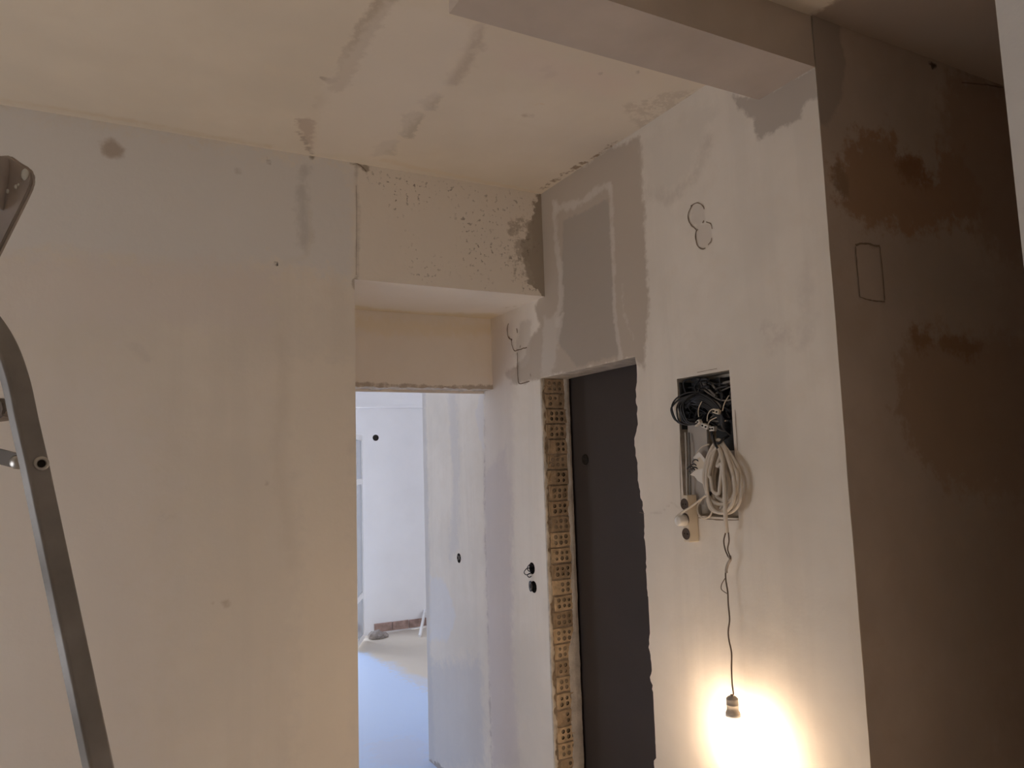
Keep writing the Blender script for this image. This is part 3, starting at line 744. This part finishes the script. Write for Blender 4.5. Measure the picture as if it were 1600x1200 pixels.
for i in range(10):  # big arcs across the middle to the right edge
    a = rnd.uniform(0, 1)
    pts = [Bn(1070+rnd.uniform(0, 10), 628+rnd.uniform(-6, 10), -.02), Bn(1090, 612+24*a, .004), Bn(1108, 618+26*a, .008), Bn(1122, 632+26*a, .004), Bn(1130, 650+22*a, .0), Bn(1141, 660+22*a, -.025)]
    cable('black_cable', pts, .0038, M['bc'], 'black cable arching across the middle of the wall niche', 'cable', 'black cables arching across the niche')
# a few pale cores
for pts, lb_ in (([(1101,622,.004),(1094,632,.012),(1091,642,.014),(1092,652,.012)], 'pale wire curving down beside the left terminal block'),
               ([(1124,640,.008),(1112,640,.012),(1106,648,.012),(1105,658,.012)], 'pale wire arching to the right terminal block'),
               ([(1139,618,-.01),(1132,630,.004),(1129,642,.004)], 'pale wire near the right edge of the wall niche'),
               ([(1120,652,.01),(1110,657,.012),(1106,664,.012)], 'short pale wire under the white cable clamp')):
    cable('pale_wire', [Bn(u, v, o_) for u, v, o_ in pts], .0016, M['ivory'], lb_, 'wire')
# terminal blocks
def block(u, v, off, size, rot, m, label):
    c = Bn(u, v, off); e = empty('terminal_block', c, label, 'connector')
    mt = Matrix.Translation(c) @ Matrix.Rotation(rot, 4, 'X') @ Matrix.Translation(-c)
    hx, hy, hz = (s/2 for s in size)
    box('housing', (c.x-hx, c.y-hy, c.z-hz), (c.x+hx, c.y+hy, c.z+hz), m, e, bevel=.0015, mtx=mt)
    for s in (-1, 1):
        bm = bmesh.new(); cc = Vector((c.x-hx, c.y+s*hy*.5, c.z)); lathe(bm, cc, [(0, .0005), (.0022, .001), (.0026, .003), (.003, 0)], Vector((-1, 0, 0)), 10)
        bmesh.ops.transform(bm, matrix=mt, verts=bm.verts); from_bm('screw', bm, M['hole'], e, smooth=True)
block(1091, 661, .016, (.014, .026, .012), -.5, M['wp'], 'small white terminal block at the left under the dark cables')
block(1103, 666, .018, (.014, .030, .013), .35, M['wp'], 'white terminal block in the middle under the dark cables')
block(1114, 670, .012, (.014, .020, .014), 0, M['solder'], 'grey terminal block above the white cable coil')
block(1120, 643, .010, (.012, .026, .014), .3, M['ivory'], 'cream connector right of centre among the dark cables')
# sticker tags in the box
# ---- white cable coil
coil = empty('white_cable_coil', Bn(1119, 690, .02), 'coil of thick white cable tied up and hanging from the wall niche', 'cable coil')
bm = bmesh.new()
loops = [ (1102, 806-8, 1133, .030), (1105, 798, 1140, .038), (1110, 779, 1146, .030), (1100, 786, 1152, .045), (1112, 800, 1158, .036), (1108, 770, 1128, .050), (1116, 798, 1154, .022), (1104, 800, 1148, .054) ]
for i, (ul, vb, ur, off) in enumerate(loops):
    uc = (ul+ur)/2+2; j = rnd.uniform(-2, 2)
    top_ = 690+rnd.uniform(-2, 6)
    pts = [Bn(1117+i*.8, top_+2, off*.5+.008), Bn(ul+7, 712+j, off*.8), Bn(ul, 742+j, off), Bn(ul+3, vb-22, off), Bn((ul+uc)/2, vb-3, off), Bn(uc+3, vb+1, off+.004), Bn(ur-3, vb-14, off+.006), Bn(ur, vb-44, off+.006), Bn(ur-7, 728+j, off), Bn(1127+i*.5, top_+4, off*.6)]
    tube(bm, pts, .0054, 10, 8, closed=True)
tube(bm, [Bn(1121, 692, .03), Bn(1128, 715, .056), Bn(1131, 745, .063), Bn(1133, 785, .066), Bn(1134, 815, .060), Bn(1136, 832, .052)], .0062, 10, 8)
from_bm('loops', bm, M['wc'], coil, smooth=True)
bm = bmesh.new(); tube(bm, [Bn(1112, 672, .004), Bn(1113, 684, .022), Bn(1118, 691, .040), Bn(1124, 692, .040), Bn(1130, 686, .024), Bn(1138, 682, -.01)], .0040, 8)
tube(bm, [Bn(1114, 680, .02), Bn(1116, 692, .046), Bn(1121, 700, .050)], .0036, 8)
from_bm('tie_wire', bm, M['bc'], coil, smooth=True)['label'] = 'black wire tying the coil'
# white crumpled conductors and clamps left of the coil
def chunk(u, v, off, s, seed, m, label, name='torn_plastic_piece', cat='plastic scrap'):
    c = Bn(u, v, off); bm = bmesh.new(); bmesh.ops.create_icosphere(bm, subdivisions=2, radius=1)
    for w in bm.verts:
        n = 1+.45*mnoise.noise(w.co*1.7+Vector((seed, 0, 0)))
        w.co = Vector((w.co.x*s[0], w.co.y*s[1], w.co.z*s[2]))*n
    bmesh.ops.translate(bm, verts=bm.verts, vec=c)
    return tag(from_bm(name, bm, m, origin=c), label, cat)
wp = []
e = empty('cable_clamp', Bn(1092, 742, .02), 'white plastic cable clamp half hidden behind the coiled cable', 'clamp')
def plate(name, quad, off, th, m, parent):
    bm = bmesh.new(); a = [bm.verts.new(Bn(u, v, off)) for u, v in quad]; b_ = [bm.verts.new(Bn(u, v, off-th)) for u, v in quad]
    n = len(quad); bm.faces.new(a); bm.faces.new(b_[::-1])
    for i in range(n): bm.faces.new((a[i], b_[i], b_[(i+1) % n], a[(i+1) % n]))
    bmesh.ops.recalc_face_normals(bm, faces=bm.faces)
    return from_bm(name, bm, m, parent)
plate('jaw', [(1078,742),(1086,735),(1098,732),(1103,742),(1104,756),(1098,756),(1090,751),(1085,744)], .020, .012, M['wp'], e)
plate('arm', [(1083,715),(1092,706),(1096,710),(1106,722),(1104,728),(1094,714),(1086,719)], .018, .006, M['wp'], e)
plate('body', [(1084,720),(1094,714),(1104,728),(1104,742),(1096,733),(1086,735)], .014, .010, M['ivory'], e)
for i, (u, v) in enumerate(((1075,729),(1078,733),(1082,731),(1080,726),(1083,719))):
    cable('bare_wire_end', [Bn(u+9, v+2, .012), Bn(u+4, v-1, .018), Bn(u, v+1, .022), Bn(u-1, v+4, .020)], .0020, M['bc'], 'short dark wire end sticking out left of the white clamp', 'wire', 'dark wire ends beside the clamp')
# conduits down the left edge of the niche
for u, r, m, l in ((1072, .0030, M['gcon'], 'straight pale cable running down the left edge of the wall niche, nearest the edge'), (1077, .0036, M['gc'], 'thin grey cable running down inside the niche, right of the pale one')):
    cable('vertical_cable', [Bn(u-1, 676, .002), Bn(u, 700, .010), Bn(u+1, 740, .012), Bn(u+1.5, 770, .010), Bn(u+2, 784, .004)], r, m, l, 'cable')
cable('pale_cable_loop', [Bn(1096, 780, .0), Bn(1090, 792, .012), Bn(1092, 804, .018), Bn(1100, 810, .020), Bn(1109, 806, .018), Bn(1113, 796, .012), Bn(1112, 786, .0)], .0030, M['wc'], 'small pale cable loop drooping between power strip and coil', 'cable')
cable('pale_cable_arc', [Bn(1108, 694, .006), Bn(1098, 698, .012), Bn(1090, 706, .012), Bn(1086, 716, .010)], .0024, M['wc'], 'thin pale cable arching left from the tied coil top', 'cable')

# ---- power strip with its plug
pf = .042
p_tl = Bn(1064.5, 776, pf); p_br = Bn(1077.5, 847, pf)
ya, yb = p_br.y, p_tl.y; za, zb = Bn(1070, 847, pf).z, Bn(1070, 774, pf).z
ps = empty('power_strip', ((XB-pf/2), (ya+yb)/2, za), 'ivory power strip fixed upright on the wall below the wiring niche', 'power strip')
box('case', (XB-pf, ya, za), (XB-.0015, yb, zb), M['ivory'], ps, bevel=.004)
yc = (ya+yb)/2
def outlet(zc):
    bm = bmesh.new(); c = Vector((XB-pf-.0005, yc, zc)); lathe(bm, c, [(0, .0008), (.0160, .0008), (.0175, .0016), (.0185, 0)], Vector((-1, 0, 0)), 24)
    o = from_bm('outlet', bm, mat('outlet_shadow', (.09,.065,.05), .6), ps, smooth=True)
    for s in (-1, 1):
        bm = bmesh.new(); lathe(bm, c+Vector((-.0008, s*.0065, 0)), [(0, .0006), (.0026, .0006), (.0028, 0)], Vector((-1, 0, 0)), 10)
        from_bm('pin_hole', bm, M['hole'], o, smooth=True)
outlet(Bn(1071, 788, pf).z); outlet(Bn(1071, 811, pf).z); outlet(Bn(1071, 834, pf).z)
pg = Vector((XB-pf, yc, Bn(1071, 813, pf).z))
pl = empty('mains_plug', pg, 'round white plug pushed into the middle outlet of the power strip', 'plug')
bm = bmesh.new(); lathe(bm, pg, [(0, .034), (.012, .034), (.0155, .030), (.0175, .018), (.0180, .0035), (.0, .0035)], Vector((-1, 0, 0)), 28)
from_bm('plug_body', bm, M['wp'], pl, smooth=True)
pe = pg+Vector((-.030, .012, .008))
bm = bmesh.new(); tube(bm, [pe+Vector((.004, -.006, -.004)), pe, Bn(1066, 800, .066), Bn(1078, 793, .062), Bn(1090, 784, .056), Bn(1103, 774, .046)], .0032, 8)
from_bm('plug_cord', bm, M['wc'], pl, smooth=True)['label'] = 'white cord of the plug'
bm = bmesh.new(); tube(bm, [Bn(1108, 773, .046), Bn(1111, 770, .046)], .0050, 8); from_bm('cord_clip', bm, M['bc'], pl, smooth=True)

# ================================================================ flush boxes in the right-hand wall
def cup(c, label):
    e = empty('flush_socket_box', c, label, 'wall box')
    bm = bmesh.new(); lathe(bm, Vector(c)+Vector((.002, 0, 0)), [(.0, -.040), (.0235, -.040), (.0245, -.002), (.0262, -.001)], Vector((-1, 0, 0)), 24)
    from_bm('cup', bm, mat('black_cup', (.02,.02,.02), .6), e, smooth=True); return e
e1 = cup(hB[0], 'black flush wall box with wire loops poking out, upper of the pair')
def Bc(u, v, off): return onX(u, v, XB-off)
for p in ([(833,884,-.02),(828,882,.012),(824,887,.016),(826,892,.012),(832,893,-.01)], [(833,889,-.02),(824,888,.018),(819,894,.022),(822,898,.020),(828,896,.012),(832,892,-.01)], [(832,896,-.02),(827,896,.010),(824,899,.014),(827,902,.012),(832,899,-.01)]):
    bm = bmesh.new(); tube(bm, [Bc(*q) for q in p], .0021, 7); from_bm('wire_loop', bm, M['bc'], e1, smooth=True)
e2 = cup(hB[1], 'black flush wall box with a rolled-up cable end, lower of the pair')
for k, rr in enumerate((.021, .014, .008)):
    c = Bc(829, 916, .006+.004*k); bm = bmesh.new()
    tube(bm, [c+Vector((rr*.25*math.cos(a), rr*math.cos(a), rr*math.sin(a))) for a in [2*math.pi*i/10 for i in range(10)]], .0028, 7, 4, closed=True)
    from_bm('rolled_wire', bm, M['gc'] if k == 1 else M['bc'], e2, smooth=True)
e3 = cup(hB[2], 'black flush wall box with crossed wires, beyond the passage')
for p in ([(715,868,.004),(719,875,.004)], [(719,868,.004),(715,876,.004)]):
    bm = bmesh.new(); tube(bm, [Bc(*p[0]), Bc((p[0][0]+p[1][0])/2, (p[0][1]+p[1][1])/2, .010), Bc(*p[1])], .0020, 7); from_bm('crossed_wire', bm, M['gc'], e3, smooth=True)
hf = onY(587, 684, YF)
bm = bmesh.new(); lathe(bm, Vector((hf.x, YF-.002, hf.z)), [(0, -.001), (.020, -.001), (.024, .004), (.031, .003), (.033, 0)], Vector((0, -1, 0)), 24)
tag(from_bm('flush_socket_box', bm, M['hole'], smooth=True, origin=hf), 'round black wall box high on the far white wall', 'wall box')

# ================================================================ far room things
M['pvc'] = mat('white_lacquered_frame', (.86,.87,.89), .35, spec=.5)
M['glass'] = mat('pane_glass', (.42,.46,.52), .08, spec=.6)
hx, hy = 2.2256, YF-.19
lf = empty('balcony_door_leaf', (hx, hy, 0), 'white glazed balcony door leaf standing open in the far room', 'door leaf')
dv = Vector((2.030-hx, 7.00-hy, 0)); Lw = dv.length; dv.normalize(); nv_ = Vector((-dv.y, dv.x, 0))
def leafbox(name, s0, s1, z0_, z1_, th, m, par=lf):
    bm = bmesh.new(); bm_box(bm, (0, -th/2, z0_), (s1-s0, th/2, z1_))
    mt = Matrix(((dv.x, nv_.x, 0, hx+dv.x*s0), (dv.y, nv_.y, 0, hy+dv.y*s0), (0, 0, 1, 0), (0, 0, 0, 1)))
    bmesh.ops.transform(bm, matrix=mt, verts=bm.verts); return from_bm(name, bm, m, par)
LW = .45
leafbox('stile', 0, .055, -0+.02, 2.02, .026, M['pvc']); leafbox('stile', LW-.055, LW, .02, 2.02, .026, M['pvc'])
for z_ in (.02, .42, 1.53, 1.965): leafbox('rail', .055, LW-.055, z_, z_+.055, .026, M['pvc'])
for a, b_ in ((.075, .42), (.475, 1.53), (1.585, 1.965)): leafbox('glass_pane', .055, LW-.055, a, b_, .006, M['glass'])
# rubble and a leaning batten
for i, (u, v, s) in enumerate(((571,988,.07),(577,986,.05),(583,990,.035),(574,981,.045))):
    c = ff(u, v); c.y = min(c.y, 7.42); c.z = s*.45
    bm = bmesh.new(); bmesh.ops.create_icosphere(bm, subdivisions=2, radius=1)
    for w in bm.verts: n = 1+.5*mnoise.noise(w.co*1.6+Vector((i*7, 0, 0))); w.co = Vector((w.co.x*s, w.co.y*s, max(-s*.45, w.co.z*s*.7)))*n
    for w in bm.verts: w.co.z = max(w.co.z, -c.z+.001)
    bmesh.ops.translate(bm, verts=bm.verts, vec=c)
    tag(from_bm('rubble_lump', bm, mat('rubble_grey', (.36,.32,.30), .95, bump=.8, mottle=.3, mscale=30), origin=c), 'grey lump of rubble on the floor beside the balcony door', 'rubble', 'rubble beside the balcony door')
a = ff(655.5, 996); b_ = onY(664, 955, 7.585)
bm = bmesh.new(); sweep(bm, [a+Vector((0, 0, .004)), b_], [(-.022, -.010), (.022, -.010), (.022, .010), (-.022, .010)])
tag(from_bm('white_batten', bm, M['pvc'], origin=a), 'white batten leaning against the far wall', 'batten')

# ================================================================ stepladder on the left
M['alu'] = mat('brushed_aluminium', (.33,.315,.305), .55, metal=.55, mottle=.25, mscale=14)
M['alu2'] = mat('zinc_rivet', (.6,.58,.55), .35, metal=.9)
M['lplas'] = mat('worn_taupe_plastic', (.40,.355,.33), .6, spec=.4, mottle=.25, mscale=18)
M['paint'] = mat('dried_white_paint', (.72,.74,.72), .7)
LV = Vector((.85, -.527, 0)).normalized(); WV = Vector((-LV.y*-1, 0, 0)); WV = Vector((-.527, -.85, 0)).normalized()
P0 = Vector((-.086, 1.2, 0))
def Ld(u, v, off=0): return onN(u, v, P0+WV*off, WV)
hub = Ld(63, 725)
lad = empty('stepladder', (hub.x, hub.y, 0), 'aluminium stepladder standing close by at the left edge', 'stepladder')
pth = [Ld(-60, 470), Ld(-30, 488), Ld(-8, 508), Ld(16, 548), Ld(34, 600), Ld(47, 660), Ld(62, 725)]
lowd = (Ld(163, 1200)-Ld(62, 725)).normalized()
foot = Ld(62, 725)+lowd*((Ld(62, 725).z-.03)/-lowd.z)
path = catmull(pth, 8)+[foot]
# rail section: flat outer web with rolled lips, open towards the rungs
FN = Vector((.30, -.954, 0)).normalized(); WA = Vector((-.954, -.30, 0)).normalized()
def rail(path, name, w=.031, d=.017):
    prof = [(-w/2, -d/2), (-w/2+.003, -d/2-.003), (w/2-.003, -d/2-.003), (w/2, -d/2), (w/2, d/2-.003), (w/2-.003, d/2), (w/2-.008, d/2), (w/2-.010, d/2-.008), (-w/2+.010, d/2-.008), (-w/2+.008, d/2), (-w/2+.003, d/2), (-w/2, d/2-.003)]
    bm = bmesh.new(); sweep(bm, path, prof, up=WA); bmesh.ops.recalc_face_normals(bm, faces=bm.faces)
    bmesh.ops.bevel(bm, geom=[e_ for e_ in bm.edges], offset=.0008, segments=1, affect='EDGES')
    return from_bm(name, bm, M['alu'], lad, smooth=False)
WID = .36
r1 = rail([p+WV*.012 for p in path], 'rear_leg'); rail([p+WV*(WID+.012) for p in path], 'rear_leg')
def rubber(p, d_):
    return box('rubber_foot', (p.x-.025, p.y-.02, 0.0), (p.x+.025, p.y+.02, .05), M['lplas'], lad, bevel=.006)
rubber(foot+WV*.012, 0); rubber(foot+WV*(WID+.012), 0)
# front rails: from the head down to the left
h_top = Ld(20, 262); h_dir = (Ld(-60, 470)-Ld(22, 300)).normalized(); h_dir = Vector((h_dir.x, h_dir.y, -abs(h_dir.z)))
ffoot = h_top+h_dir*((h_top.z-.03)/-h_dir.z)
if (ffoot-h_top).length > 2.6: pass
lean = -LV*math.tan(math.radians(17)); fd = (lean+Vector((0, 0, -1))).normalized()
kn = Ld(-46, 500)+WV*.03
ffoot = kn+fd*((kn.z-.03)/-fd.z)
for o_ in (0, WID-.06):
    bm = bmesh.new(); sweep(bm, [kn+WV*o_+Vector((0, 0, .02)), ffoot+WV*o_], [(-.030, -.011), (.030, -.011), (.030, .011), (-.030, .011)], up=-LV)
    from_bm('front_rail', bm, M['alu'], lad); rubber(ffoot+WV*o_, 0)
nst = 6
for i in range(nst):
    z_ = .25+i*.25; c = kn+fd*((kn.z-z_)/-fd.z)
    bm = bmesh.new(); bm_box(bm, (-.045, .0, -.012), (.045, WID-.06, .012))
    mt = Matrix(((LV.x, WV.x, 0, c.x), (LV.y, WV.y, 0, c.y), (0, 0, 1, c.z), (0, 0, 0, 1))); bmesh.ops.transform(bm, matrix=mt, verts=bm.verts)
    from_bm('step', bm, M['alu'], lad)
z_ = .3; c = foot+(hub-foot)*((z_)/hub.z)
for z_ in (.35,):
    c = foot+(Ld(62, 725)-foot)*((z_-foot.z)/(Ld(62, 725).z-foot.z))
    bm = bmesh.new(); tube(bm, [c+WV*.012, c+WV*(WID+.012)], .010, 10, smooth=False); from_bm('cross_bar', bm, M['alu'], lad, smooth=True)
# plastic head with its knob and paint spots
def lplate(name, outline, off, th, m, bev=.004, par=lad):
    bm = bmesh.new(); n = len(outline)
    a = [bm.verts.new(Ld(u, v)+WV*off) for u, v in outline]; b_ = [bm.verts.new(Ld(u, v)+WV*(off+th)) for u, v in outline]
    bm.faces.new(a); bm.faces.new(b_[::-1])
    for i in range(n): bm.faces.new((a[i], b_[i], b_[(i+1) % n], a[(i+1) % n]))
    bmesh.ops.recalc_face_normals(bm, faces=bm.faces)
    if bev: bmesh.ops.bevel(bm, geom=[e_ for e_ in bm.edges if e_.is_manifold], offset=bev, segments=3, affect='EDGES')
    return from_bm(name, bm, m, par, smooth=False)
hd = lplate('head_plate', [(-60,250),(22,246),(30,252),(40,259),(50,264),(56,272),(58,282),(56,294),(48,312),(40,328),(30,348),(18,372),(6,396),(-8,424),(-40,480),(-90,500)], 0, .010, M['lplas'], .003)
hd['label'] = 'taupe plastic ladder head'
kb = Ld(4, 262)+WV*-.004
bm = bmesh.new(); sweep(bm, [p+WV*.014 for p in catmull([Ld(-8, 330), Ld(-2, 300), Ld(2, 268), Ld(2, 258)], 6)], circ(.021, 16), up=WV, scale=None)
from_bm('head_knob', bm, M['lplas'], lad, smooth=True)
for u, v, s in ((47,277,.0075),(33,296,.003),(37,293,.002),(20,303,.0028),(12,310,.0024),(4,284,.006)):
    c = Ld(u, v)+WV*.0103; bm = bmesh.new(); bmesh.ops.create_icosphere(bm, subdivisions=2, radius=1)
    for w in bm.verts: w.co = (LV*w.co.x*s*.8+WV*w.co.y*.0016+Vector((0, 0, w.co.z*s*1.2)))*(1+.3*mnoise.noise(w.co*2+Vector((u, v, 0))))
    bmesh.ops.translate(bm, verts=bm.verts, vec=c); o = from_bm('paint_spot', bm, M['paint'], hd, smooth=True)
hd_children = 0
# stays and rivet
c = Ld(63.5, 724.5)+WV*.012+FN*.0088
c = onN(63.5, 724.5, c, FN)+FN*.003
bm = bmesh.new(); lathe(bm, c, [(.0050, .0008), (.0054, .0022), (.0072, .0034), (.0090, .0022), (.0098, 0)], FN, 28)
rv = from_bm('rivet', bm, M['alu2'], r1, smooth=True)
bm = bmesh.new(); lathe(bm, c, [(0, .0010), (.0056, .0010), (.0056, 0)], FN, 20); from_bm('rivet_hole', bm, M['hole'], r1)
def flatbar(name, a_, b_, w, th, off, m):
    bm = bmesh.new(); sweep(bm, [Ld(*a_)+WV*off, Ld(*b_)+WV*off], [(-w/2, -th/2), (-w/2+.003, -th/2-.0015), (w/2-.003, -th/2-.0015), (w/2, -th/2), (w/2, th/2), (-w/2, th/2)], up=Vector((0, 0, 1)))
    return from_bm(name, bm, m, lad)
st = flatbar('folding_stay', (-90, 690), (34, 722), .020, .006, .0, M['alu'])
bm = bmesh.new(); lathe(bm, Ld(28, 722)+WV*.004, [(0, .003), (.007, .003), (.0095, 0), (.0098, -.012), (0, -.012)], WV, 20); from_bm('stay_pin', bm, M['alu2'], st, smooth=True)
lplate('platform_end', [(-90,624),(6,622),(14,628),(16,640),(13,650),(2,656),(-90,668)], -.02, .03, M['lplas'], .003)
